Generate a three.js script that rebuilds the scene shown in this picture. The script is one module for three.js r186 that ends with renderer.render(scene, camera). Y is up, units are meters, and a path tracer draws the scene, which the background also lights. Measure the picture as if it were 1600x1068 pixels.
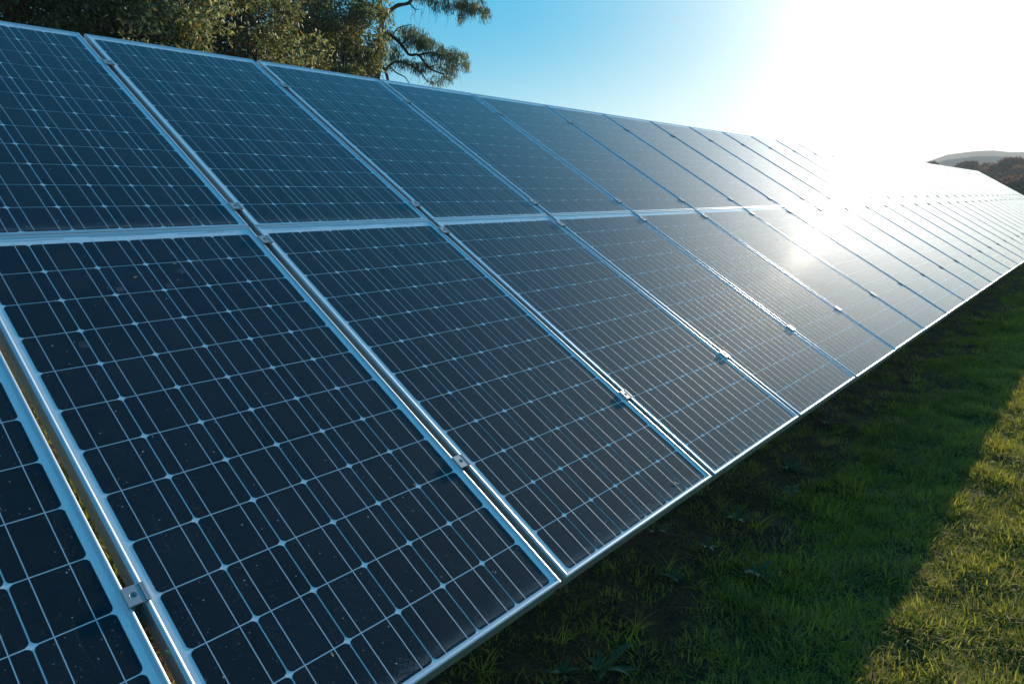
import * as THREE from 'three';
import { mergeGeometries } from 'three/addons/utils/BufferGeometryUtils.js';
import { ImprovedNoise } from 'three/addons/math/ImprovedNoise.js';

// ---------------------------------------------------------------- camera
const scene = new THREE.Scene();
const F = 1076.6, PW = 1600, PH = 1068;                        // focal length in photo pixels
const camera = new THREE.PerspectiveCamera(2 * Math.atan(PH / 2 / F) * 180 / Math.PI, PW / PH, 0.05, 20000);
const EYE = new THREE.Vector3(-0.399, 1.619, 0.898);
const FWD = new THREE.Vector3(0.73839, -0.210934, -0.640537);
camera.position.copy(EYE);
camera.lookAt(EYE.clone().add(FWD));
const RIGHT = new THREE.Vector3(0.65528, 0, 0.755386), DOWN = new THREE.Vector3(-0.159336, -0.9775, 0.138221);
const ray = (px, py) => FWD.clone().addScaledVector(RIGHT, (px - PW / 2) / F).addScaledVector(DOWN, (py - PH / 2) / F).normalize();
const onGround = (px, py, h = 0) => { const d = ray(px, py); return EYE.clone().addScaledVector(d, (h - EYE.y) / d.y); };
const onDepth = (px, py, z) => { const d = ray(px, py); return EYE.clone().addScaledVector(d, (z - EYE.z) / d.z); };

// ---------------------------------------------------------------- sky, sun, exposure
const SUN = new THREE.Vector3(0.9667, 0.2118, -0.1434).normalize();
{
  const w = 2048, h = 1024, data = new Float32Array(w * h * 4);
  const d = new THREE.Vector3(), smoothstep = THREE.MathUtils.smoothstep;
  for (let j = 0; j < h; j++) for (let i = 0; i < w; i++) {
    const th = (i + 0.5) / w * 2 * Math.PI - Math.PI, el = (j + 0.5) / h * Math.PI - Math.PI / 2;
    d.set(Math.cos(el) * Math.cos(th), Math.sin(el), Math.cos(el) * Math.sin(th));
    const g = Math.acos(Math.min(1, Math.max(-1, d.dot(SUN)))) * 180 / Math.PI, e = Math.max(0, el * 180 / Math.PI);
    const z = Math.min(1, Math.max(0, (e - 10) / 50)), hz = Math.exp(-((e / 7.2) ** 2)) * (0.15 + 0.85 * Math.exp(-((g / 50) ** 2)));
    const a = Math.exp(-((g / 23) ** 3.2)) * (1 - 0.6 * smoothstep(e, 13, 34)), core = 3.6 * Math.exp(-g / 5.2);
    const k = (j * w + i) * 4;
    const far = (0.48 + 0.52 * Math.exp(-((g / 60) ** 2))) * (1 - 0.3 * a);   // bluest and deepest away from the sun
    data[k] = far * (0.004 * (1 - z) + 0.003 * z) + 0.36 * a + core + 0.85 * hz;
    data[k + 1] = far * (0.40 * (1 - z) + 0.22 * z) + 0.24 * a + core * 0.97 + 0.7 * hz;
    data[k + 2] = far * (0.66 * (1 - z) + 0.53 * z) + 0.13 * a + core * 0.92 + 0.38 * hz;
    data[k + 3] = 1;
  }
  const sky = new THREE.DataTexture(data, w, h, THREE.RGBAFormat, THREE.FloatType);
  sky.mapping = THREE.EquirectangularReflectionMapping; sky.magFilter = THREE.LinearFilter; sky.minFilter = THREE.LinearFilter;
  sky.needsUpdate = true;
  scene.background = sky; scene.environment = sky;
}
const sun = new THREE.DirectionalLight(new THREE.Color().setRGB(1, 0.88, 0.7), 5);
sun.position.copy(SUN).multiplyScalar(60).add(new THREE.Vector3(10, 0, 0)); sun.target.position.set(10, 0, 0);
sun.castShadow = true; sun.shadow.mapSize.set(4096, 4096);
Object.assign(sun.shadow.camera, { left: -40, right: 40, top: 30, bottom: -30, near: 1, far: 160 });
scene.add(sun, sun.target);
const renderer = new THREE.WebGLRenderer({ antialias: true });
renderer.toneMapping = THREE.LinearToneMapping;
renderer.toneMappingExposure = 1.52;
renderer.shadowMap.enabled = true;

// ---------------------------------------------------------------- helpers
function rng(seed) { let s = seed >>> 0; return () => { s = (s + 0x6D2B79F5) >>> 0; let t = s; t = Math.imul(t ^ (t >>> 15), t | 1); t ^= t + Math.imul(t ^ (t >>> 7), t | 61); return ((t ^ (t >>> 14)) >>> 0) / 4294967296; }; }
const perlin = new ImprovedNoise();
const noise = (x, y, z = 0) => perlin.noise(x + 31.7, y + 17.3, z + 5.1);
const fbm = (x, y, z = 0, o = 4) => { let s = 0, a = 0.5; for (let i = 0; i < o; i++) { s += a * noise(x, y, z); x *= 2.03; y *= 2.03; z *= 2.03; a *= 0.5; } return s; };
const smooth = (a, b, x) => { const t = Math.min(1, Math.max(0, (x - a) / (b - a))); return t * t * (3 - 2 * t); };
const lin = (r, g, b) => new THREE.Color().setRGB(r, g, b);
const names = {};
function numbered(name) { const n = names[name] = (names[name] ?? -1) + 1; return n ? name + '_' + String(n).padStart(3, '0') : name; }
function mesh(name, geo, mat, parent) { const m = new THREE.Mesh(geo, mat); m.name = name; m.castShadow = m.receiveShadow = true; parent.add(m); return m; }
function thing(name, label, category, group) { const o = new THREE.Group(); o.name = numbered(name); o.userData = { label, category }; if (group) o.userData.group = group; scene.add(o); return o; }
function canvas(w, h, draw, srgb = true) {
  const c = document.createElement('canvas'); c.width = w; c.height = h; draw(c.getContext('2d'), w, h);
  const t = new THREE.CanvasTexture(c); if (srgb) t.colorSpace = THREE.SRGBColorSpace; t.wrapS = t.wrapT = THREE.RepeatWrapping; t.anisotropy = 8; return t;
}
function dataTex(w, h, f, srgb) {                                // f(i, j) -> [r, g, b] 0..255
  const d = new Uint8Array(w * h * 4);
  for (let j = 0; j < h; j++) for (let i = 0; i < w; i++) { const c = f(i, j), k = (j * w + i) * 4; d[k] = c[0]; d[k + 1] = c[1]; d[k + 2] = c[2]; d[k + 3] = 255; }
  const t = new THREE.DataTexture(d, w, h); t.wrapS = t.wrapT = THREE.RepeatWrapping; t.magFilter = THREE.LinearFilter; t.minFilter = THREE.LinearMipmapLinearFilter; t.generateMipmaps = true;
  if (srgb) t.colorSpace = THREE.SRGBColorSpace; t.needsUpdate = true; return t;
}
function instanced(name, geo, mat, mats, cols, parent) {
  const m = new THREE.InstancedMesh(geo, mat, mats.length); m.name = name; m.castShadow = m.receiveShadow = true;
  mats.forEach((x, i) => { m.setMatrixAt(i, x); if (cols) m.setColorAt(i, cols[i]); });
  m.userData.kind = 'stuff'; parent.add(m); return m;
}

// ---------------------------------------------------------------- ground
const groundY = (x, z) => {
  const near = smooth(-4, -3, x) * smooth(16, 14, x) * smooth(-5.5, -4.5, z) * smooth(3, 2.4, z);
  return near * (0.04 * fbm(x * 0.7, z * 0.7, 2, 3) + 0.03 * noise(x * 3.3, z * 3.3, 9) + 0.014 * noise(x * 8, z * 8, 19));
};
const soilAt = (x, z) => {                                        // 1 = bare drip line under the panel edge
  const n = fbm(x * 1.1, z * 1.6, 7, 3);
  return smooth(-0.12, 0.22, n + 0.42 * smooth(0.0, -0.55, z) - 0.0 - 0.5 * smooth(-1.4, -2.4, z) - 0.6 * smooth(0.0, 0.3, z));
};
{
  const line = (lo, hi, fine, far) => { const a = []; let v = lo, st = fine; for (let x = lo; x <= hi + 1e-6; x += fine) a.push(x); while ((st *= 1.5), (v -= st) > -far) a.unshift(v); v = hi; st = fine; while ((st *= 1.5), (v += st) < far) a.push(v); a.unshift(-far); a.push(far); return a; };
  const xs = line(-4, 16, 0.05, 6000), zs = line(-5.5, 3, 0.05, 6000), pos = [], uv = [], idx = [], col = [];
  for (const z of zs) for (const x of xs) {
    pos.push(x, groundY(x, z), z); uv.push(x / 1.7, z / 1.7);
    const s = Math.hypot(x, z) < 80 ? soilAt(x, z) : 0;
    const g = lin(0.55, 0.85, 0.36).lerp(lin(1, 0.72, 0.6), s); col.push(g.r, g.g, g.b);
  }
  for (let j = 0; j < zs.length - 1; j++) for (let i = 0; i < xs.length - 1; i++) { const a = j * xs.length + i, b = a + 1, c = a + xs.length, d = c + 1; idx.push(a, c, b, b, c, d); }
  const g = new THREE.BufferGeometry();
  g.setAttribute('position', new THREE.Float32BufferAttribute(pos, 3)); g.setAttribute('uv', new THREE.Float32BufferAttribute(uv, 2)); g.setAttribute('color', new THREE.Float32BufferAttribute(col, 3));
  g.setIndex(idx); g.computeVertexNormals();
  const r = rng(5), N = 1024, straw = new Float32Array(N * N);
  for (let k = 0; k < 5200; k++) { let x = r() * N, y = r() * N; const a = r() * 7, l = 6 + r() * 34, v = 0.3 + r() * 0.7; for (let t = 0; t < l; t++) { straw[((y + Math.sin(a) * t + N * 2 | 0) % N) * N + ((x + Math.cos(a) * t + N * 2 | 0) % N)] = v; } }
  const per = (x, y, s) => { const a = x / N * 2 * Math.PI, b = y / N * 2 * Math.PI; return noise(Math.cos(a) * s + 9, Math.sin(a) * s + Math.cos(b) * s * 0.9, Math.sin(b) * s); };
  const map = dataTex(N, N, (i, j) => {
    const n = 0.5 + 0.6 * per(i, j, 2.2) + 0.45 * per(i, j, 9) + 0.25 * (r() - 0.5), s = straw[j * N + i];
    const a = [54 + 40 * n, 48 + 32 * n, 31 + 20 * n];
    return s ? [a[0] + 60 * s, a[1] + 46 * s, a[2] + 22 * s] : a;
  }, true);
  const bump = dataTex(N, N, (i, j) => { const v = 128 + 70 * per(i, j, 12) + 60 * (straw[j * N + i]) + 40 * (r() - 0.5); const c = Math.max(0, Math.min(255, v)); return [c, c, c]; });
  const ground = mesh('ground', g, new THREE.MeshStandardMaterial({ map, bumpMap: bump, bumpScale: 0.012, roughness: 1, vertexColors: true }), scene);
  ground.userData.kind = 'structure';
}

// ---------------------------------------------------------------- the solar array
const TILT = 30.766 * Math.PI / 180, EDGE_Y = 0.70;
const W = 0.811, L = 1.58, GAP = 0.0217, PITCH = W + GAP, ROWGAP = 0.005, CELL = 0.127;
const FIRST = -2, LAST = 31;
const arrayTurn = -(Math.PI / 2 - TILT);
const UPS = new THREE.Vector3(0, Math.sin(TILT), -Math.cos(TILT)), NRM = new THREE.Vector3(0, Math.cos(TILT), Math.sin(TILT));
const onArray = (u, v, n = 0) => new THREE.Vector3(u, EDGE_Y, 0).addScaledVector(UPS, v).addScaledVector(NRM, n);
const M = {};
{
    M.alu = new THREE.MeshStandardMaterial({ color: lin(0.68, 0.7, 0.72), metalness: 0.75, roughness: 0.4 });
  M.clamp = new THREE.MeshStandardMaterial({ color: lin(0.42, 0.42, 0.42), metalness: 0.6, roughness: 0.5 });
  M.steel = new THREE.MeshStandardMaterial({ color: lin(0.33, 0.33, 0.33), metalness: 0.9, roughness: 0.35 });
  M.galv = new THREE.MeshStandardMaterial({ color: lin(0.45, 0.46, 0.47), metalness: 0.6, roughness: 0.55 });
  M.sheet = new THREE.MeshStandardMaterial({ color: lin(0.84, 0.88, 0.9), roughness: 0.75 });
  M.ribbon = new THREE.MeshStandardMaterial({ color: lin(0.62, 0.66, 0.7), metalness: 0.45, roughness: 0.5 });
  // cells: fine silver fingers across a dark wafer
  const fing = (seed, t) => { const q = rng(seed); return dataTex(256, 256, (i, j) => { const f = j % 4 === 0 ? 1 : 0, n = q(); return [10 * t + 6 * f + 4 * n, 13 * t + 7 * f + 4 * n, 16 * t + 8 * f + 5 * n]; }, true); };
  M.cells = [0.7, 0.95, 1.15, 1.45].map((t, i) => new THREE.MeshPhysicalMaterial({ map: fing(40 + i, t), roughness: 0.7, specularIntensity: 0.12 }));
  M.label = new THREE.MeshStandardMaterial({ roughness: 0.6, map: canvas(256, 32, (c, w, h) => { c.fillStyle = '#e9ebea'; c.fillRect(0, 0, w, h); c.fillStyle = '#2a2f34'; const q = rng(3); let x = 14; while (x < 242) { const b = 1 + q() * 4; c.fillRect(x, 5, b, 15); x += b + 1 + q() * 4; } c.font = '9px monospace'; }) });
}
// dusty glass: the map says how much of the pane is clear, grains of dust are not
function dustMap(seed, smudges = []) {
  const w = 1024, h = 2048, r = rng(seed), clear = new Float32Array(w * h).fill(1);
  const dot = (x, y, rad, a) => { for (let j = Math.floor(y - rad); j <= y + rad; j++) for (let i = Math.floor(x - rad); i <= x + rad; i++) { if (i < 0 || j < 0 || i >= w || j >= h) continue; const d = Math.hypot(i - x, j - y); if (d <= rad + 0.3) clear[j * w + i] = Math.min(clear[j * w + i], 1 - a); } };
  for (let j = 0; j < h; j++) for (let i = 0; i < w; i++) {
    const film = 0.001 + 0.008 * Math.max(0, 0.5 + fbm(i * 0.006, j * 0.004, seed, 3)), grain = r();
    clear[j * w + i] = 1 - film * (0.4 + 1.6 * grain * grain);
  }
  for (let k = 0; k < 9000; k++) dot(r() * w, r() * h, r() < 0.93 ? 0.4 : 0.9, 0.06 + 0.2 * r() * r());
  for (let k = 0; k < 2600; k++) dot(r() * w, r() * h, 0.6 + r() * 0.5, 0.06 + 0.2 * r());
  for (let k = 0; k < 150; k++) dot(r() * w, r() * h, 0.7 + r() * 0.8, 0.3 + 0.5 * r());
  for (let k = 0; k < 11000; k++) {                               // silt that rain left in the low corner of the glass
    const x = r() * w, y = 13 + 26 * (-Math.log(1 - r() * 0.999)) * (0.35 + 0.65 * Math.abs(fbm(x * 0.02, 3, seed, 3) * 2)); dot(x, y, 0.5, 0.04 + 0.12 * r());
  }
  for (let k = 0; k < 46; k++) { const x = r() * w, y0 = r() * h * 0.9, l = 20 + r() * 160; for (let t = 0; t < l; t++) if (r() < 0.4) dot(x + Math.sin(t * 0.05 + k) * 3, y0 + t, 0.4, 0.1); }   // dried runs
  for (const [u, v, rad] of smudges) for (let k = 0; k < 150; k++) { const a = r() * 6.283, q = rad * Math.sqrt(r()) * (0.75 + 0.35 * noise(Math.cos(a) * 2, Math.sin(a) * 2, u * 50)); dot((u + Math.cos(a) * q) / W * w, (v + Math.sin(a) * q) / L * h, 0.7, 0.05 + 0.09 * r()); }
  return dataTex(w, h, (i, j) => { const v = 255 * clear[j * w + i]; return [v, v, v]; });
}
const glassOf = (map) => new THREE.MeshPhysicalMaterial({ color: lin(1, 1, 1), transmission: 1, transmissionMap: map, roughness: 0.06, ior: 1.37, thickness: 0 });
{
  const s = (px, py, rad) => { const d = ray(px, py), n = NRM, t = (onArray(0, 0, -0.003).sub(EYE)).dot(n) / d.dot(n), p = EYE.clone().addScaledVector(d, t); return [p.x - GAP / 2, p.clone().sub(new THREE.Vector3(p.x, EDGE_Y, 0)).dot(UPS), rad]; };
  M.glass = [11, 12, 13].map((k) => glassOf(dustMap(k)));
  M.glassPrints = glassOf(dustMap(14, [s(305, 405, 0.016), s(283, 421, 0.017), s(268, 393, 0.012), s(264, 444, 0.014), s(184, 450, 0.015), s(127, 537, 0.02)]));
}
// frame rails, mitred: profile (a inward from the outer face, b above the lip's top)
const PROFILE = [[0, -0.050], [0, -0.0034], [0.0005, -0.0020], [0.0018, -0.0009], [0.0034, -0.0003], [0.0052, 0], [0.0070, -0.0003], [0.0086, -0.0010], [0.0098, -0.0021], [0.0105, -0.0035], [0.0022, -0.0062], [0.0022, -0.0482], [0.024, -0.0482], [0.024, -0.050]];
function rail(len) {                                              // along +x, outer face towards -y
  const n = PROFILE.length, pos = [], nor = [];
  const P = (i, e) => { const [a, b] = PROFILE[i % n]; return [e ? len - a : a, a, b]; };
  const smoothN = PROFILE.map((_, i) => { const p = PROFILE[(i + n - 1) % n], q = PROFILE[(i + 1) % n]; const d = [q[0] - p[0], q[1] - p[1]]; const l = Math.hypot(...d); return [0, -d[1] / l, d[0] / l]; });
  const tri = (a, b, c, na, nb, nc) => { pos.push(...a, ...b, ...c); nor.push(...na, ...nb, ...nc); };
  for (let i = 0; i < n; i++) {
    const j = (i + 1) % n, p = PROFILE[i], q = PROFILE[j], l = Math.hypot(q[0] - p[0], q[1] - p[1]), f = [0, -(q[1] - p[1]) / l, (q[0] - p[0]) / l];
    const ni = i >= 2 && i <= 8 ? smoothN[i] : f, nj = j >= 2 && j <= 8 ? smoothN[j] : f;
    tri(P(i, 0), P(i, 1), P(j, 0), ni, ni, nj); tri(P(j, 0), P(i, 1), P(j, 1), nj, ni, nj);
  }
  const g = new THREE.BufferGeometry();
  g.setAttribute('position', new THREE.Float32BufferAttribute(pos, 3)); g.setAttribute('normal', new THREE.Float32BufferAttribute(nor, 3));
  g.setAttribute('uv', new THREE.Float32BufferAttribute(new Float32Array(pos.length / 3 * 2), 2));
  // outward check: flip the winding where it disagrees with the normals
  const v = g.attributes.position.array, nn = g.attributes.normal.array;
  for (let t = 0; t < v.length; t += 9) {
    const e1 = [v[t + 3] - v[t], v[t + 4] - v[t + 1], v[t + 5] - v[t + 2]], e2 = [v[t + 6] - v[t], v[t + 7] - v[t + 1], v[t + 8] - v[t + 2]];
    const cx = e1[1] * e2[2] - e1[2] * e2[1], cy = e1[2] * e2[0] - e1[0] * e2[2], cz = e1[0] * e2[1] - e1[1] * e2[0];
    if (cx * nn[t] + cy * nn[t + 1] + cz * nn[t + 2] < 0) for (const arr of [v, nn]) for (let c = 0; c < 3; c++) { const x = arr[t + 3 + c]; arr[t + 3 + c] = arr[t + 6 + c]; arr[t + 6 + c] = x; }
  }
  return g;
}
const railShort = rail(W), railLong = rail(L);
// one wafer with cut corners, a thin solid
const cellGeo = (() => {
  const h = 0.0622, c = 0.0082, s = new THREE.Shape();
  [[-h + c, -h], [h - c, -h], [h - c * 0.35, -h + c * 0.35], [h, -h + c], [h, h - c], [h - c * 0.35, h - c * 0.35], [h - c, h], [-h + c, h], [-h + c * 0.35, h - c * 0.35], [-h, h - c], [-h, -h + c], [-h + c * 0.35, -h + c * 0.35]].forEach(([x, y], i) => i ? s.lineTo(x, y) : s.moveTo(x, y));
  const g = new THREE.ExtrudeGeometry(s, { depth: 0.0003, bevelEnabled: false });
  const p = g.attributes.position, uv = g.attributes.uv; for (let i = 0; i < p.count; i++) uv.setXY(i, p.getX(i) / 0.125 + 0.5, p.getY(i) / 0.125 + 0.5);
  return g;
})();
function strip(w, len, arch) {                                    // a ribbon along +y, slightly domed
  const pos = [], nor = [], idx = [], n = 4;
  for (let e = 0; e < 2; e++) for (let i = 0; i <= n; i++) { const t = i / n * 2 - 1, z = arch * (1 - t * t); pos.push(t * w / 2, e * len, z); const s = 2 * arch * t / (w / 2), l = Math.hypot(s, 1); nor.push(s / l, 0, 1 / l); }
  for (let i = 0; i < n; i++) idx.push(i, i + 1, i + n + 1, i + 1, i + n + 2, i + n + 1);
  const g = new THREE.BufferGeometry(); g.setAttribute('position', new THREE.Float32BufferAttribute(pos, 3)); g.setAttribute('normal', new THREE.Float32BufferAttribute(nor, 3));
  g.setAttribute('uv', new THREE.Float32BufferAttribute(new Float32Array(pos.length / 3 * 2), 2)); g.setIndex(idx); return g;
}
const X0 = (W - 6 * CELL) / 2 + CELL / 2, Y0 = 0.0136 + CELL / 2, ZB = -0.0046, ZC = -0.0042, ZR = -0.0038, ZG = -0.003;
const ribbonGeo = strip(0.0019, 12 * CELL + 0.012, 0.00008);
const busGeo = strip(0.005, 0.19, 0.0001);
const plane = (w, h) => new THREE.PlaneGeometry(w, h).translate(w / 2, h / 2, 0);
const sheetGeo = plane(W - 0.006, L - 0.006).translate(0.003, 0.003, 0), glassGeo = plane(W - 0.02, L - 0.02).translate(0.01, 0.01, 0);
const labelGeo = plane(0.062, 0.0085);
const mergedCells = (() => { const a = []; for (let j = 0; j < 12; j++) for (let i = 0; i < 6; i++) a.push(cellGeo.clone().translate(X0 + i * CELL, Y0 + j * CELL, ZC)); return mergeGeometries(a); })();
const mergedRibbons = (() => { const a = []; for (let i = 0; i < 6; i++) for (const s of [-1, 1]) a.push(ribbonGeo.clone().translate(X0 + i * CELL + s * 0.0315, 0.0136, ZR)); return mergeGeometries(a); })();
const tone = rng(77);
function panelLabel(col, row) {
  const side = row ? 'upper' : 'lower';
  if (col === LAST) return [`${side} row solar panel at the far end of the array, before the distant trees`, undefined];
  if (col === 0 && !row) return ['lower row solar panel with dusty paw smudges on its dark glass', undefined];
  return [`framed solar panel in the ${side} row of the tilted array`, `solar panels of the ${side} row`];
}
for (let col = FIRST; col <= LAST; col++) for (const row of [0, 1]) {
  const [label, group] = panelLabel(col, row);
  const p = thing('solar_panel', label, 'solar panel', group);
  p.position.copy(onArray(col * PITCH + GAP / 2, row * (L + ROWGAP))); p.rotation.x = arrayTurn;
  p.rotation.z = (tone() - 0.5) * 0.0012; p.position.addScaledVector(NRM, (tone() - 0.5) * 0.0014).addScaledVector(UPS, (tone() - 0.5) * 0.003); p.position.x += (tone() - 0.5) * 0.002;
  let m = mesh('frame_rail', railShort, M.alu, p);
  m = mesh('frame_rail', railShort, M.alu, p); m.rotation.z = Math.PI; m.position.set(W, L, 0);
  m = mesh('frame_rail', railLong, M.alu, p); m.rotation.z = Math.PI / 2; m.position.set(W, 0, 0);
  m = mesh('frame_rail', railLong, M.alu, p); m.rotation.z = -Math.PI / 2; m.position.set(0, L, 0);
  mesh('backsheet', sheetGeo, M.sheet, p).position.z = ZB;
  if (col <= 6) {
    for (let j = 0; j < 12; j++) for (let i = 0; i < 6; i++) mesh('cell', cellGeo, M.cells[Math.min(3, tone() * 4 | 0)], p).position.set(X0 + i * CELL, Y0 + j * CELL, ZC);
    for (let i = 0; i < 6; i++) for (const s of [-1, 1]) mesh('busbar_ribbon', ribbonGeo, M.ribbon, p).position.set(X0 + i * CELL + s * 0.0315, 0.0136, ZR);
    for (let k = 0; k < 3; k++) { const b = mesh('interconnect_ribbon', busGeo, M.ribbon, p); b.rotation.z = -Math.PI / 2; b.position.set(X0 - 0.036 + k * 2 * CELL, L - 0.022 + (k === 1 ? 0.004 : 0), ZR - 0.0004); }
    mesh('serial_label', labelGeo, M.label, p).position.set(W - 0.155, L - 0.024, ZR);
  } else {
    mesh('cell_grid', mergedCells, M.cells[1], p).userData.kind = 'stuff';
    mesh('ribbon_grid', mergedRibbons, M.ribbon, p).userData.kind = 'stuff';
  }
  mesh('glass', glassGeo, col === 0 && !row ? M.glassPrints : M.glass[(col * 7 + row * 4 + 30) % 3], p).position.z = ZG;
}

// clamps in the gaps between panels
const clampParts = (() => {
  const plate = new THREE.Shape(); const w = 0.0175, h = 0.02;
  plate.moveTo(-w, -h); plate.lineTo(w - 0.006, -h); plate.lineTo(w - 0.006, h); plate.lineTo(-w, h); plate.closePath();
  const hole = new THREE.Path(); hole.absarc(-0.003, 0, 0.0062, 0, Math.PI * 2, true); plate.holes.push(hole);
  const top = new THREE.ExtrudeGeometry(plate, { depth: 0.0028, bevelEnabled: true, bevelThickness: 0.0004, bevelSize: 0.0004, bevelSegments: 1, curveSegments: 20 }).translate(0, 0, 0.0022);
  const box = (x0, x1, z0, z1) => new THREE.BoxGeometry(x1 - x0, 0.04, z1 - z0).translate((x0 + x1) / 2, 0, (z0 + z1) / 2).toNonIndexed();
  const ridge = box(0.0128, 0.0165, 0.0005, 0.0062), ridge2 = box(0.0172, 0.0205, 0.0005, 0.0057), base = box(0.0115, 0.0206, 0.0004, 0.0042), under = box(-0.0177, 0.0113, 0.0004, 0.0017);
  const webA = box(-0.0098, -0.0075, -0.048, 0.0002), webB = box(0.0075, 0.0098, -0.048, 0.0002), floor = box(-0.0098, 0.0098, -0.0498, -0.0482);
  const body = mergeGeometries([top.index ? top.toNonIndexed() : top, ridge, ridge2, base, under, webA, webB, floor]);
  const head = new THREE.Shape(); head.absarc(0, 0, 0.0055, 0, Math.PI * 2, false);
  const hex = new THREE.Path(); for (let i = 0; i <= 6; i++) { const a = -i * Math.PI / 3; i ? hex.lineTo(Math.cos(a) * 0.003, Math.sin(a) * 0.003) : hex.moveTo(0.003, 0); } head.holes.push(hex);
  const ring = new THREE.ExtrudeGeometry(head, { depth: 0.0032, bevelEnabled: true, bevelThickness: 0.0004, bevelSize: 0.0004, bevelSegments: 1, curveSegments: 16 }).translate(-0.003, 0, 0.0006);
  const shank = new THREE.CylinderGeometry(0.004, 0.004, 0.04, 12).rotateX(Math.PI / 2).translate(-0.003, 0, -0.0225).toNonIndexed();
  return [body, mergeGeometries([ring.index ? ring.toNonIndexed() : ring, shank])];
})();
const CLAMP_V = [[0.41, 'silver clamp on the low rail, near the bottom edge of the lower panels'], [1.492, 'silver clamp at the top end of the lower panels, just below the row joint'], [1.703, 'silver clamp at the foot of the upper panels, just above the row joint'], [2.857, 'silver clamp near the top edge of the upper panels']];
const CLAMP_GROUP = ['clamps on the lowest rail', 'clamps below the row joint', 'clamps above the row joint', 'clamps on the topmost rail'];
const jig = rng(9);
let clamp0;
for (let k = FIRST + 1; k <= LAST; k++) CLAMP_V.forEach(([v, label], i) => {
  let c;
  if (!clamp0) { c = clamp0 = thing('panel_clamp', label, 'clamp', CLAMP_GROUP[i]); mesh('clamp_body', clampParts[0], M.clamp, c); mesh('bolt', clampParts[1], M.steel, c); }
  else { c = clamp0.clone(); c.name = numbered('panel_clamp'); c.userData = { label, category: 'clamp', group: CLAMP_GROUP[i] }; scene.add(c); }
  c.position.copy(onArray(k * PITCH, v + (jig() - 0.5) * 0.006)); c.rotation.set(arrayTurn, 0, (jig() - 0.5) * 0.02);
});

// rack under the panels
{
  const rack = thing('mounting_rack', 'galvanised steel rack of rails and posts carrying the solar panels', 'rack');
  const u0 = FIRST * PITCH, u1 = (LAST + 1) * PITCH, len = u1 - u0;
  const railG = new THREE.BoxGeometry(len, 0.04, 0.045);
  for (const [v] of CLAMP_V) { const m = mesh('rail', railG, M.galv, rack); m.position.copy(onArray((u0 + u1) / 2, v, -0.0735)); m.rotation.x = arrayTurn; }
  const rafterG = new THREE.BoxGeometry(0.06, 3.0, 0.09), n = 10;
  for (let i = 0; i < n; i++) {
    const u = u0 + 0.9 + (len - 1.8) * i / (n - 1);
    const m = mesh('rafter', rafterG, M.galv, rack); m.position.copy(onArray(u, 1.62, -0.1418)); m.rotation.x = arrayTurn;
    for (const v of [1.2, 2.6]) { const t = onArray(u, v, -0.17), y = t.y + 0.06; mesh('post', new THREE.BoxGeometry(0.09, y, 0.07), M.galv, rack).position.set(u, y / 2 - 0.03, t.z); }
  }
}

// dry leaf scraps lying on the glass
{
  const leafG = (() => { const g = new THREE.PlaneGeometry(0.009, 0.024, 2, 4), p = g.attributes.position; for (let i = 0; i < p.count; i++) { const x = p.getX(i), y = p.getY(i), k = Math.sqrt(Math.max(0, 1 - (y / 0.0125) ** 2)); p.setXYZ(i, x * k, y, 6 * y * y + 40 * x * x); } g.computeVertexNormals(); return g; })();
  const mat = new THREE.MeshStandardMaterial({ color: lin(0.45, 0.3, 0.17), roughness: 0.8, side: THREE.DoubleSide });
  const r = rng(8);
  for (const [px, py, s] of [[1057, 754, 1], [1150, 705, 1.1], [211, 433, 0.55], [272, 412, 0.5], [881, 340, 0.5], [1034, 356, 0.6], [996, 411, 0.7], [612, 395, 0.4], [519, 1022, 0.45], [1120, 517, 0.8], [648, 757, 0.4], [262, 1018, 0.5]]) {
    const d = ray(px, py), t = onArray(0, 0, -0.003).sub(EYE).dot(NRM) / d.dot(NRM), p = EYE.clone().addScaledVector(d, t);
    const m = mesh(numbered('dry_leaf'), leafG, mat, scene); m.userData = { label: 'tiny curled dry leaf lying on the panel glass', category: 'leaf', group: 'dry leaf scraps on the panels' };
    m.position.copy(p).addScaledVector(NRM, 0.0006); m.rotation.set(arrayTurn, 0, 0); m.rotateZ(r() * 6); m.scale.setScalar(s);
  }
}

// ---------------------------------------------------------------- grass
function bladeGeo(r, list) {                                      // list of blades: [x, z, height, lean angle, lean amount, width]
  const pos = [], idx = [], uv = [];
  for (const [x, z, h, a, lean, w] of list) {
    const b = pos.length / 3, n = 4, dx = Math.cos(a), dz = Math.sin(a), tw = a + Math.PI / 2 + (r() - 0.5) * 1.6;
    for (let i = 0; i <= n; i++) {
      const t = i / n, o = lean * h * t ** 1.8, y = h * (t - 0.28 * lean * t * t), ww = w * (i === n ? 0 : (1 - t ** 2.2) * (0.75 + 0.25 * Math.min(1, t * 4))) / 2;
      const cx = x + dx * o, cz = z + dz * o;
      if (i < n) { pos.push(cx - Math.cos(tw) * ww, y, cz - Math.sin(tw) * ww, cx + Math.cos(tw) * ww, y, cz + Math.sin(tw) * ww); uv.push(0, t, 1, t); } else { pos.push(cx, y, cz); uv.push(0.5, 1); }
    }
    for (let i = 0; i < n - 1; i++) { const k = b + i * 2; idx.push(k, k + 1, k + 2, k + 1, k + 3, k + 2); }
    idx.push(b + 2 * n - 2, b + 2 * n - 1, b + 2 * n);
  }
  const g = new THREE.BufferGeometry(); g.setAttribute('position', new THREE.Float32BufferAttribute(pos, 3)); g.setAttribute('uv', new THREE.Float32BufferAttribute(uv, 2)); g.setIndex(idx); g.computeVertexNormals(); return g;
}
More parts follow.
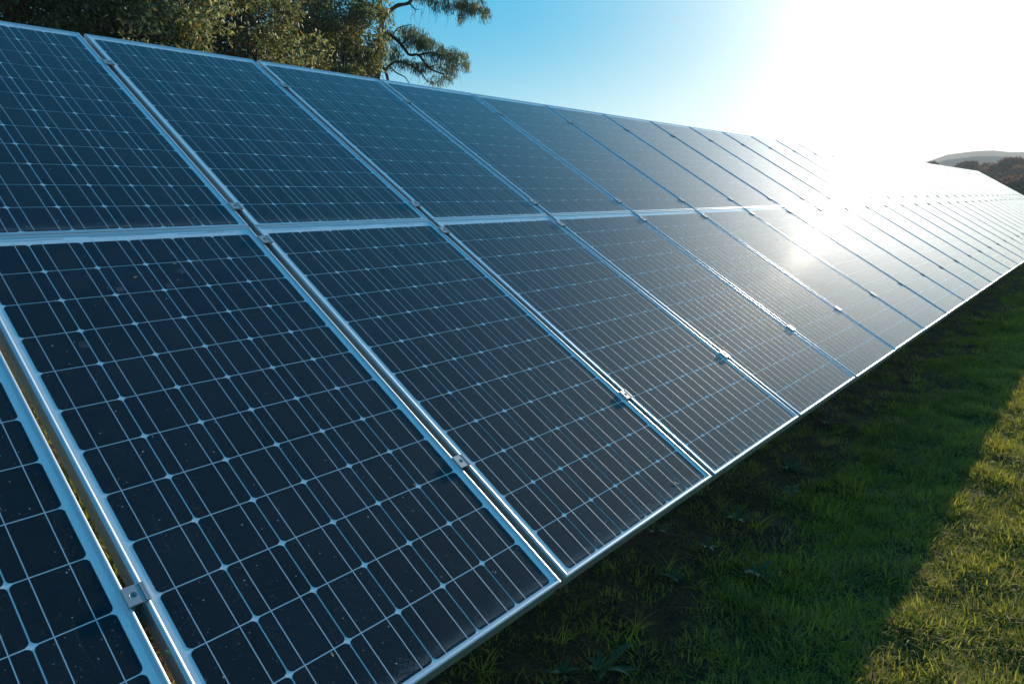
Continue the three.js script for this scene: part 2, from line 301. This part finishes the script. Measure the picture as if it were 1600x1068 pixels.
{
  const r = rng(1234), R = (a, b) => a + (b - a) * r();
  const make = (n, rad, h0, h1, l0, l1, w0, w1) => bladeGeo(r, Array.from({ length: n }, () => { const a = R(0, 6.283), d = rad * Math.sqrt(r()); return [Math.cos(a) * d, Math.sin(a) * d, R(h0, h1), r() < 0.7 ? a + R(-0.8, 0.8) : R(0, 6.283), R(l0, l1), R(w0, w1)]; }));
  const lawn = [0, 1, 2].map(() => make(12, 0.045, 0.022, 0.055, 0.2, 1.1, 0.0038, 0.0065));
  const mat = [0, 1].map(() => make(14, 0.06, 0.015, 0.045, 0.4, 1.8, 0.0026, 0.0045));
  const tuft = [0, 1].map(() => make(8, 0.03, 0.06, 0.15, 0.5, 1.4, 0.0032, 0.005));
  const dead = [0, 1].map(() => make(9, 0.07, 0.012, 0.03, 1.5, 4.0, 0.0015, 0.0028));
  const far = [0, 1].map(() => make(26, 0.13, 0.03, 0.075, 0.4, 1.4, 0.006, 0.011));
  const mk = (rough) => new THREE.MeshPhysicalMaterial({ color: 0xffffff, roughness: rough, transmission: 0.45, thickness: 0, side: THREE.DoubleSide, specularIntensity: 0.25, clearcoat: 0.2, clearcoatRoughness: 0.5 });
  const green = mk(0.96), strawM = mk(0.98);
  const sets = new Map();
  const put = (geo, m, x, z, s, col, sy = 1) => {
    if (!sets.has(geo)) sets.set(geo, { m, mats: [], cols: [] });
    const t = sets.get(geo), q = new THREE.Quaternion().setFromEuler(new THREE.Euler(R(-0.15, 0.15), R(0, 6.283), R(-0.15, 0.15)));
    t.mats.push(new THREE.Matrix4().compose(new THREE.Vector3(x, groundY(x, z) - 0.004, z), q, new THREE.Vector3(s, s * sy, s))); t.cols.push(col);
  };
  const hue = (x, z) => {                                         // every clump its own mix of fresh green, yellow green and dry
    const c = lin(0.15, 0.18, 0.04).lerp(lin(0.54, 0.48, 0.045), 0.75 * r() + 0.25 * smooth(-0.3, 0.3, fbm(x * 2.2, z * 2.2, 4, 2)));
    if (r() < 0.15) c.lerp(lin(0.38, 0.27, 0.12), R(0.4, 1));
    return c.multiplyScalar(R(0.75, 1.25));
  };
  const strawC = () => lin(0.24, 0.155, 0.085).multiplyScalar(R(0.45, 1.2));
  const fill = (x0, x1, z0, z1, per, scale) => {
    const n = Math.round((x1 - x0) * (z1 - z0) * per);
    for (let i = 0; i < n; i++) {
      const x = R(x0, x1), z = R(z0, z1), s = soilAt(x, z), d = fbm(x * 4.3, z * 4.3, 12, 3) * 1.6;
      if (r() < s * 1.02) { if (r() < 0.4) put(dead[r() * 2 | 0], strawM, x, z, R(0.6, 1.3) * scale, strawC()); if (r() > 0.12) continue; }
      const kind = r();
      if (kind < 0.6) put(lawn[r() * 3 | 0], green, x, z, scale * R(0.7, 1.2) * (0.95 + 0.95 * d), hue(x, z));
      else if (kind < 0.93) put(mat[r() * 2 | 0], green, x, z, scale * R(0.8, 1.4), hue(x, z));
      else put(dead[r() * 2 | 0], strawM, x, z, R(0.6, 1.2) * scale, strawC());
    }
  };
  fill(-0.2, 4.5, -1.3, 2.0, 1500, 1);
  fill(4.5, 10, -1.4, 2.2, 1000, 1.1);
  fill(10, 20, -1.6, 2.6, 420, 1.4);
  fill(-3, 8, -5.5, -1.3, 260, 1.2);
  for (let i = 0; i < 15000; i++) { const x = 20 + 60 * r() ** 1.6, z = R(-3, 8); put(far[i % 2], green, x, z, R(0.8, 1.4), hue(x, z)); }
  for (let i = 0; i < 1100; i++) { const x = R(0.3, 10), z = R(-1.0, 1.8), q = fbm(x * 1.7, z * 1.7, 22, 2); if (q < 0.02 || (z > 0.45 && r() < 0.85)) continue; put(tuft[i % 2], green, x, z, R(0.4, 0.85), hue(x, z)); }
  for (const [px, py] of [[1130, 790], [1180, 830], [1190, 705], [1215, 690], [870, 1000], [1035, 900], [1285, 700], [1340, 690], [1000, 985], [760, 1040]]) { const p = onGround(px, py); for (let k = 0; k < 3; k++) put(tuft[k % 2], green, p.x + R(-0.03, 0.03), p.z + R(-0.03, 0.03), R(0.7, 1.0), hue(p.x, p.z)); }
  const g = new THREE.Group(); g.name = 'grass'; g.userData = { label: 'short green lawn grass growing around the solar array', category: 'grass', kind: 'stuff' }; scene.add(g);
  let k = 0; for (const [geo, t] of sets) instanced('grass_blades' + (k ? '_' + String(k).padStart(3, '0') : ''), geo, t.m, t.mats, t.cols, g), k++;
}
// broad-leaved weeds
{
  const r = rng(55), R = (a, b) => a + (b - a) * r();
  const mat = new THREE.MeshPhysicalMaterial({ color: lin(0.07, 0.13, 0.055), roughness: 0.5, transmission: 0.25, thickness: 0, side: THREE.DoubleSide });
  const leaf = (len, w, rise) => {
    const pos = [], idx = [], n = 7;
    for (let i = 0; i <= n; i++) { const t = i / n, x = len * t, y = rise * len * (t - 0.55 * t * t), ww = w * Math.sin(Math.PI * Math.min(1, 0.12 + 0.88 * t ** 0.8)) ** 0.8 / 2; pos.push(x, y + ww * 0.35, -ww, x, y, 0, x, y + ww * 0.35, ww); }
    for (let i = 0; i < n; i++) for (let c = 0; c < 2; c++) { const k = i * 3 + c; idx.push(k, k + 1, k + 3, k + 1, k + 4, k + 3); }
    const g = new THREE.BufferGeometry(); g.setAttribute('position', new THREE.Float32BufferAttribute(pos, 3)); g.setAttribute('uv', new THREE.Float32BufferAttribute(new Float32Array(pos.length / 3 * 2), 2)); g.setIndex(idx); g.computeVertexNormals(); return g;
  };
  const spots = [[945, 1042, 1.15], [1235, 735, 0.9], [1232, 770, 0.8], [1150, 815, 0.8], [1055, 905, 0.6], [1185, 905, 0.8], [1025, 835, 0.7], [1290, 660, 0.8], [1105, 860, 0.7], [880, 1050, 0.6], [1250, 1000, 0.6]];
  spots.forEach(([px, py, s], i) => {
    const p = onGround(px, py), w = thing('broadleaf_weed', i ? 'low broad leaved weed rosette among the shaded grass' : 'long leaved weed rosette on dark ground below the panel edge', 'weed', i ? 'weed rosettes in the shaded grass' : undefined);
    w.position.set(p.x, groundY(p.x, p.z), p.z); w.scale.setScalar(s);
    const n = 6 + (r() * 4 | 0); for (let k = 0; k < n; k++) { const m = mesh('leaf', leaf(R(0.06, 0.13), R(0.02, 0.032), R(0.35, 1.1)), mat, w); m.rotation.y = k / n * 6.283 + R(-0.3, 0.3); }
  });
}

// ---------------------------------------------------------------- trees
function limb(points, r0, r1, seg = 6) {
  const curve = new THREE.CatmullRomCurve3(points), n = Math.max(4, points.length * 4), fr = curve.computeFrenetFrames(n), pos = [], idx = [], uv = [];
  for (let i = 0; i <= n; i++) { const c = curve.getPoint(i / n), rad = r0 + (r1 - r0) * (i / n); for (let j = 0; j <= seg; j++) { const a = j / seg * 6.283, p = c.clone().addScaledVector(fr.normals[i], Math.cos(a) * rad).addScaledVector(fr.binormals[i], Math.sin(a) * rad); pos.push(p.x, p.y, p.z); uv.push(j / seg, i / n * 4); } }
  for (let i = 0; i < n; i++) for (let j = 0; j < seg; j++) { const a = i * (seg + 1) + j; idx.push(a, a + 1, a + seg + 1, a + 1, a + seg + 2, a + seg + 1); }
  const g = new THREE.BufferGeometry(); g.setAttribute('position', new THREE.Float32BufferAttribute(pos, 3)); g.setAttribute('uv', new THREE.Float32BufferAttribute(uv, 2)); g.setIndex(idx); g.computeVertexNormals(); return g;
}
const bark = new THREE.MeshStandardMaterial({ color: lin(0.055, 0.042, 0.033), roughness: 0.95 });
const leafMat = new THREE.MeshPhysicalMaterial({ color: 0xffffff, roughness: 0.97, transmission: 0.45, thickness: 0, side: THREE.DoubleSide, clearcoat: 1, clearcoatRoughness: 0.48, specularIntensity: 0.3 });
const broadLeafMat = new THREE.MeshPhysicalMaterial({ color: 0xffffff, roughness: 0.97, transmission: 0.25, thickness: 0, side: THREE.DoubleSide, clearcoat: 1, clearcoatRoughness: 0.38, specularIntensity: 0.3 });
function spray(seed, n, rad, len, wid, droop) {                   // a twig's worth of leaves
  const r = rng(seed), pos = [], idx = [];
  for (let k = 0; k < n; k++) {
    const o = new THREE.Vector3(r() - 0.5, r() - 0.5, r() - 0.5).multiplyScalar(2 * rad);
    const d = new THREE.Vector3(r() - 0.5, (r() - 0.5) * (1 - droop) - droop * 0.9, r() - 0.5).normalize(), s = new THREE.Vector3(r() - 0.5, r() - 0.5, r() - 0.5).cross(d).normalize(), u = d.clone().cross(s);
    const l = len * (0.7 + 0.6 * r()), w = wid * (0.7 + 0.6 * r()) / 2, b = pos.length / 3;
    const P = (t, q, h) => { const p = o.clone().addScaledVector(d, l * t).addScaledVector(s, w * q).addScaledVector(u, h * w); pos.push(p.x, p.y, p.z); };
    P(0, 0, 0); P(0.42, 1, 0.45); P(0.45, 0, 0); P(0.42, -1, 0.45); P(1, 0, -0.7);
    idx.push(b, b + 1, b + 2, b, b + 2, b + 3, b + 1, b + 4, b + 2, b + 2, b + 4, b + 3);
  }
  const g = new THREE.BufferGeometry(); g.setAttribute('position', new THREE.Float32BufferAttribute(pos, 3)); g.setAttribute('uv', new THREE.Float32BufferAttribute(new Float32Array(pos.length / 3 * 2), 2)); g.setIndex(idx); g.computeVertexNormals(); return g;
}
// crown = leaf sprays filling lumpy clumps [x, y, z, rx, ry, rz, how many]
function crown(parent, geo, clumps, seed, tint, mat = leafMat) {
  const r = rng(seed), mats = [], cols = [], q = new THREE.Quaternion(), e = new THREE.Euler();
  for (const [x, y, z, rx, ry, rz, n] of clumps) for (let k = 0; k < n; k++) {
    let dx, dy, dz, l, tries = 0; do { dx = r() * 2 - 1; dy = r() * 2 - 1; dz = r() * 2 - 1; l = Math.hypot(dx, dy, dz); } while (++tries < 30 && (l > 1 + 0.45 * noise(dx * 1.9 + x, dy * 1.9 + y, dz * 1.9 + z) || noise((x + dx * rx) * 1.6, (y + dy * ry) * 1.6, (z + dz * rz) * 1.6) < -0.02 || noise((x + dx * rx) * 4.1, (y + dy * ry) * 4.1, (z + dz * rz) * 4.1) < -0.12));
    if (tries >= 30) continue;
    const s = 0.75 + 0.6 * r(); e.set((r() - 0.5) * 0.9, r() * 6.283, (r() - 0.5) * 0.9); q.setFromEuler(e);
    mats.push(new THREE.Matrix4().compose(new THREE.Vector3(x + dx * rx, y + dy * ry, z + dz * rz), q, new THREE.Vector3(s, s, s))); cols.push(tint(r));
  }
  return instanced('crown', geo, mat, mats, cols, parent);
}
const olive = (r) => { const v = r(); return v < 0.014 ? lin(0.42, 0.17, 0.03) : lin(0.055, 0.07, 0.015).lerp(lin(0.50, 0.49, 0.17), r() ** 2.4).multiplyScalar(0.7 + 0.6 * r()); };
const shadedLeaf = (r) => lin(0.055, 0.07, 0.016).lerp(lin(0.10, 0.115, 0.035), r());  // shade on the background trees is put into a darker leaf colour
const V = (x, y, z) => new THREE.Vector3(x, y, z);
{
  const dense = spray(301, 20, 0.17, 0.085, 0.03, 0.2), fine = spray(302, 13, 0.15, 0.075, 0.034, 0.1), droop = spray(303, 30, 0.095, 0.1, 0.015, 0.85);
  const tree = (name, label, trunkAt, top, r0, clumps, geo, seed, tint) => {
    const t = thing(name, label, 'tree', undefined); t.position.set(trunkAt[0], 0, trunkAt[1]);
    const o = t.position, local = clumps.map((c) => [c[0] - o.x, c[1], c[2] - o.z, ...c.slice(3)]);
    const q = rng(seed + 5), parts = [limb([V(0, -0.1, 0), V(0.1, top * 0.35, 0.05), V(-0.05, top * 0.7, 0.1), V(0, top, 0)], r0, r0 * 0.45, 9)];
    mesh('trunk', parts[0], bark, t);
    for (const c of local) { const h = Math.min(top, Math.max(0.8, c[1] * 0.6)); mesh('branch', limb([V(0, h * 0.85, 0), V(c[0] * 0.4, h + (c[1] - h) * 0.5 + 0.2 * q(), c[2] * 0.4), V(c[0] * 0.9, c[1], c[2] * 0.9)], r0 * 0.25, 0.012, 6), bark, t); }
    const split = geo !== fine ? local : local.flatMap(([x, y, z, rx, ry, rz, n]) => Array.from({ length: 16 }, () => {   // many small uneven leaf clusters
      let a, b, c; do { a = q() * 2 - 1; b = q() * 2 - 1; c = q() * 2 - 1; } while (a * a + b * b + c * c > 1);
      const k = 0.26 + 0.2 * q(); return [x + a * rx * 0.95, y + b * ry * 0.95, z + c * rz * 0.95, rx * k, ry * k * 1.1, rz * k, Math.round(n * 0.016)];
    }));
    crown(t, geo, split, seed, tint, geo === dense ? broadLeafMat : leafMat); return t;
  };
  tree('broad_tree', 'dense shaded leafy tree behind the near end of the array', [1.2, -12.6], 3.4, 0.24,
    [[0.5, 3.6, -12.5, 2.6, 2.2, 1.8, 2600], [3.6, 3.6, -12.7, 1.9, 2.0, 1.5, 2400], [-2.5, 4.5, -13, 2.4, 2.5, 2, 1500], [1.5, 6.4, -12.8, 3.0, 1.9, 2.2, 2400], [4.6, 5.4, -12.9, 1.6, 1.6, 1.5, 1500]], dense, 61, shadedLeaf);
  tree('broad_tree', 'full crowned shaded tree behind the small leaved trees', [7.4, -14.2], 3.6, 0.26,
    [[6.2, 3.6, -14, 1.9, 2.1, 1.6, 2400], [8.9, 3.4, -14.4, 1.6, 1.9, 1.5, 2000], [7.6, 6.2, -14.4, 2.8, 1.9, 2.0, 2600], [10.2, 4.6, -14.6, 1.3, 1.6, 1.2, 1100]], dense, 62, shadedLeaf);
  const sA = onDepth(272, 55, -9.0), sB = onDepth(425, 62, -10.4), sB2 = onDepth(408, 10, -10.4), sC = onDepth(548, 75, -12.5), sC2 = onDepth(550, 12, -12.6), sA2 = onDepth(300, 5, -9.2), sD = onDepth(490, 110, -11.4);
  const clump = (p, rx, ry, rz, n) => [p.x, p.y, p.z, rx, ry, rz, n];
  tree('small_leaved_tree', 'small tree with orange flecked sunlit leaves above the panels', [4.3, -9.3], 2.2, 0.1, [clump(sA, 0.55, 0.75, 0.5, 420), clump(sA2, 0.6, 0.5, 0.5, 260), [3.5, 2.0, -9.2, 0.8, 0.9, 0.6, 400], [4.2, 5.2, -9.5, 0.8, 0.7, 0.7, 400]], fine, 63, olive);
  tree('small_leaved_tree', 'tree with bright sunlit leaf clusters rising over the panel joint', [6.0, -10.5], 2.6, 0.12, [clump(sB, 0.55, 0.9, 0.5, 800), clump(sB2, 0.7, 0.7, 0.6, 600), clump(sD, 0.5, 0.6, 0.45, 350), [6.0, 2.4, -10.5, 0.8, 1.0, 0.6, 500], [6.1, 6.2, -10.7, 1.1, 1.0, 0.8, 700]], fine, 64, olive);
  tree('small_leaved_tree', 'full sunlit tree beside the drooping limbs against blue sky', [9.3, -12.7], 3.2, 0.15, [clump(sC, 0.85, 1.0, 0.7, 1300), clump(sC2, 0.95, 0.9, 0.8, 1200), clump(onDepth(574, 70, -12.9), 0.45, 0.9, 0.4, 900), clump(onDepth(510, 60, -12.3), 0.7, 1.0, 0.5, 900), [9.2, 2.9, -12.5, 1.2, 1.2, 1.0, 1100], [9.3, 7.0, -12.8, 1.5, 1.3, 1.2, 1100]], fine, 65, olive);
  // the pepper tree: dark crooked limbs and hanging leaves
  const t = thing('pepper_tree', 'open tree with crooked dark limbs and hanging narrow leaves against sky', 'tree'); t.position.set(10.0, 0, -13.5);
  const o = t.position, at = (px, py, dz = 0) => onDepth(px, py, -13.5 + dz).sub(o);
  const limbs = [
    [[[588, 130, -0.1], [594, 80], [596, 42], [594, 19], [593, -20], [598, -90, 0.2]], 0.075, 0.06],
    [[[596, 34], [602, 24], [620, 9], [639, 4], [650, -12], [690, -45, 0.2]], 0.065, 0.035],
    [[[590, 46], [597, 50], [612, 56], [627, 69], [639, 85], [654, 86], [669, 105], [682, 112], [694, 116]], 0.06, 0.018],
    [[[560, 112, -0.2], [573, 98], [586, 96], [601, 109], [606, 126], [608, 140]], 0.055, 0.03],
    [[[601, 109], [616, 97, 0.1], [635, 99, 0.15], [656, 112, 0.2], [668, 128, 0.2]], 0.035, 0.012],
    [[[609, 104], [620, 114, -0.1], [632, 120, -0.1], [640, 131, -0.1]], 0.022, 0.01],
    [[[654, 86], [672, 82, 0.2], [690, 86, 0.3], [712, 84, 0.4], [728, 94, 0.4]], 0.03, 0.008],
    [[[627, 69], [640, 58, -0.2], [652, 52, -0.3], [668, 58, -0.4]], 0.026, 0.008],
    [[[690, -45, 0.2], [712, -30, 0.2], [735, -14, 0.2], [756, 4, 0.2]], 0.04, 0.01], [[[690, -45, 0.2], [680, -20, 0.3], [690, 2, 0.3], [697, 24, 0.3]], 0.02, 0.006],
    [[[712, -30, 0.2], [720, -8, 0], [726, 10, 0]], 0.016, 0.006], [[[639, 4], [648, 14, 0.1], [656, 14, 0.1]], 0.02, 0.006], [[[612, 56], [622, 44, 0.2], [634, 40, 0.3], [644, 38, 0.3]], 0.02, 0.006],
    [[[669, 105], [690, 100, -0.2], [706, 104, -0.3], [716, 116, -0.3]], 0.018, 0.006]];
  limbs.forEach(([pts, a, b], i) => mesh(i ? 'limb' : 'trunk', limb(pts.map((p) => at(...p)), a, b, 7), bark, t));
  mesh('trunk', limb([V(0.3, -0.1, 0.3), V(0.15, 1.2, 0.2), V(0.1, 2.4, 0.05), at(588, 130, -0.1)], 0.14, 0.075, 9), bark, t);
  const q = rng(71), mats = [], cols = [];
  const hang = (px, py, sx, sy, n, dz) => {
    for (let k = 0; k < n * 1.05; k++) {
      const p = at(px + (q() + q() - 1) * sx, py + (q() + q() - 1) * sy, dz + (q() - 0.5) * 0.7), s = 0.6 + 0.6 * q();
      mats.push(new THREE.Matrix4().compose(p, new THREE.Quaternion().setFromEuler(new THREE.Euler((q() - 0.5) * 0.5, q() * 6.283, (q() - 0.5) * 0.5)), V(s, s * 1.25, s))); cols.push(lin(0.06, 0.10, 0.035).lerp(lin(0.12, 0.15, 0.06), q()).multiplyScalar(0.7 + 0.6 * q()));
    }
  };
  for (const a of [[650, 62, 26, 16, 46, 0], [640, 50, 20, 10, 18, -0.2], [672, 72, 20, 14, 34, 0.1], [690, 84, 22, 14, 34, 0.2], [712, 92, 18, 16, 26, 0.4], [728, 98, 9, 14, 14, 0.4], [660, 104, 26, 12, 22, 0], [700, 112, 18, 14, 20, -0.2], [636, 96, 20, 12, 14, 0], [683, 126, 22, 8, 12, 0], [612, 84, 16, 24, 20, 0], [605, 60, 12, 14, 12, 0],
    [690, 6, 26, 14, 24, 0.3], [720, 6, 20, 16, 32, 0.2], [744, 12, 18, 14, 34, 0.2], [758, 20, 9, 10, 14, 0.2], [722, 24, 6, 14, 9, 0], [655, -6, 24, 9, 18, 0.1], [700, -30, 50, 20, 70, 0.2], [610, -60, 60, 40, 120, 0], [660, -110, 80, 40, 160, 0]]) hang(...a);
  instanced('crown', droop, leafMat, mats, cols, t);
  // thin bare twigs that hang below the leaves
  const tw = []; for (let k = 0; k < 60; k++) { const top = q() < 0.5 ? [690 + (q() - 0.5) * 100, 12 + (q() - 0.5) * 20] : [665 + (q() - 0.5) * 110, 85 + (q() - 0.5) * 60], l = 10 + q() * 18, dz = (q() - 0.3) * 0.5; tw.push(limb([at(top[0], top[1], dz), at(top[0] + (q() - 0.5) * 8, top[1] + l * 0.5, dz), at(top[0] + (q() - 0.5) * 14, top[1] + l, dz)], 0.006, 0.002, 4)); }
  const twm = mesh('twigs', mergeGeometries(tw), bark, t); twm.userData.kind = 'stuff';
}
// trees far beyond the end of the array
{
  const farSpray = spray(401, 46, 0.75, 0.42, 0.26, 0.15), r = rng(90);
  const spots = [[1457, 254, 330, 4.5], [1507, 256, 300, 6], [1518, 254, 290, 6], [1545, 257, 300, 7], [1560, 258, 270, 6.5], [1582, 249, 260, 9], [1604, 262, 240, 9], [1625, 255, 250, 9], [1650, 258, 240, 9], [1590, 282, 170, 6], [1612, 285, 150, 6], [1640, 280, 150, 7]];
  spots.forEach(([px, py, dist, wid], i) => {
    const d = ray(px, py), k = dist / Math.hypot(d.x, d.z), p = EYE.clone().addScaledVector(d, k), H = p.y;
    const low = dist < 200;
    const t = thing('distant_tree', low ? 'low bushy tree in front of the tall distant trees' : i === 0 ? 'small tree top peeking over the upper edge of the array' : i === 5 ? 'tallest open crowned gum tree beyond the array end' : 'round crowned gum tree in the distant tree line', 'tree', low ? 'low bushy distant trees' : i && i !== 5 ? 'distant gum trees' : undefined);
    t.position.set(p.x, 0, p.z);
    const clumps = [], nb = 7;
    for (let b = 0; b < nb; b++) { const a = b / nb * 6.283 + r(), q = wid * (0.25 + 0.3 * r()), y = H * (low ? 0.45 + 0.35 * r() : 0.58 + 0.26 * r()), s = wid * (0.15 + 0.1 * r()); clumps.push([Math.cos(a) * q, y, Math.sin(a) * q, s * 1.3, s * 0.7, s * 1.3, 110]); }
    clumps.push([0, H * 0.9, 0, wid * 0.3, H * 0.1, wid * 0.3, 120]);
    for (let b = 0; b < 4; b++) clumps.push([(r() - 0.5) * wid, H * 0.3, (r() - 0.5) * wid, wid * 0.4, H * 0.25, wid * 0.4, 150]);
    mesh('trunk', limb([V(0, -0.3, 0), V(0.2, H * 0.3, 0.1), V(-0.2, H * 0.65, 0)], 0.35, 0.15, 7), bark, t);
    for (const c of clumps.slice(0, nb)) mesh('branch', limb([V(0, H * 0.35, 0), V(c[0] * 0.5, H * 0.5, c[2] * 0.5), V(c[0], c[1], c[2])], 0.16, 0.05, 5), bark, t);
    crown(t, farSpray, clumps, 900 + i, (q) => lin(0.15, 0.08, 0.04).lerp(lin(0.25, 0.12, 0.065), q()).multiplyScalar(0.8 + 0.4 * q()));  // brown cast of lens flare is put into these leaf colours
  });
}
// hills
{
  const ridge = (name, dist, rise, seed, mat) => {
    const pos = [], idx = [], n = 160, rows = 8;
    for (let j = 0; j <= rows; j++) for (let i = 0; i <= n; i++) {
      const a = (i / n - 0.5) * 2.4, t = j / rows, rad = dist * (0.72 + 0.28 * t + (t > 0.99 ? 0.25 : 0));
      const px = Math.abs(a + 0.714) < 1.4 ? 800 + 1101 * Math.tan(a + 0.714) : 3000 * Math.sign(a);
      const h = rise * (0.74 + 0.26 * smooth(1380, 1510, px)) * (1 + 0.3 * fbm(a * 14 + seed, seed, 0, 4)) * (1 + 0.5 * smooth(1700, 2300, px));
      pos.push(rad * Math.cos(a), t > 0.99 ? -5 : (h + EYE.y + 1) * t ** 1.3 - 1, rad * Math.sin(a));
    }
    for (let j = 0; j < rows; j++) for (let i = 0; i < n; i++) { const a = j * (n + 1) + i; idx.push(a, a + 1, a + n + 1, a + 1, a + n + 2, a + n + 1); }
    const g = new THREE.BufferGeometry(); g.setAttribute('position', new THREE.Float32BufferAttribute(pos, 3)); g.setAttribute('uv', new THREE.Float32BufferAttribute(pos.filter((_, k) => k % 3 !== 1).map((v) => v / 60), 2)); g.setIndex(idx); g.computeVertexNormals();
    mesh(name, g, mat, scene).userData.kind = 'structure';
  };
  ridge('hills', 1100, 57, 3.3, new THREE.MeshStandardMaterial({ color: lin(0.07, 0.075, 0.04), roughness: 1 }));
}

// haze that pales the hills and the far trees
scene.fog = new THREE.FogExp2(0xe9ebec, 0.0006);

renderer.render(scene, camera);
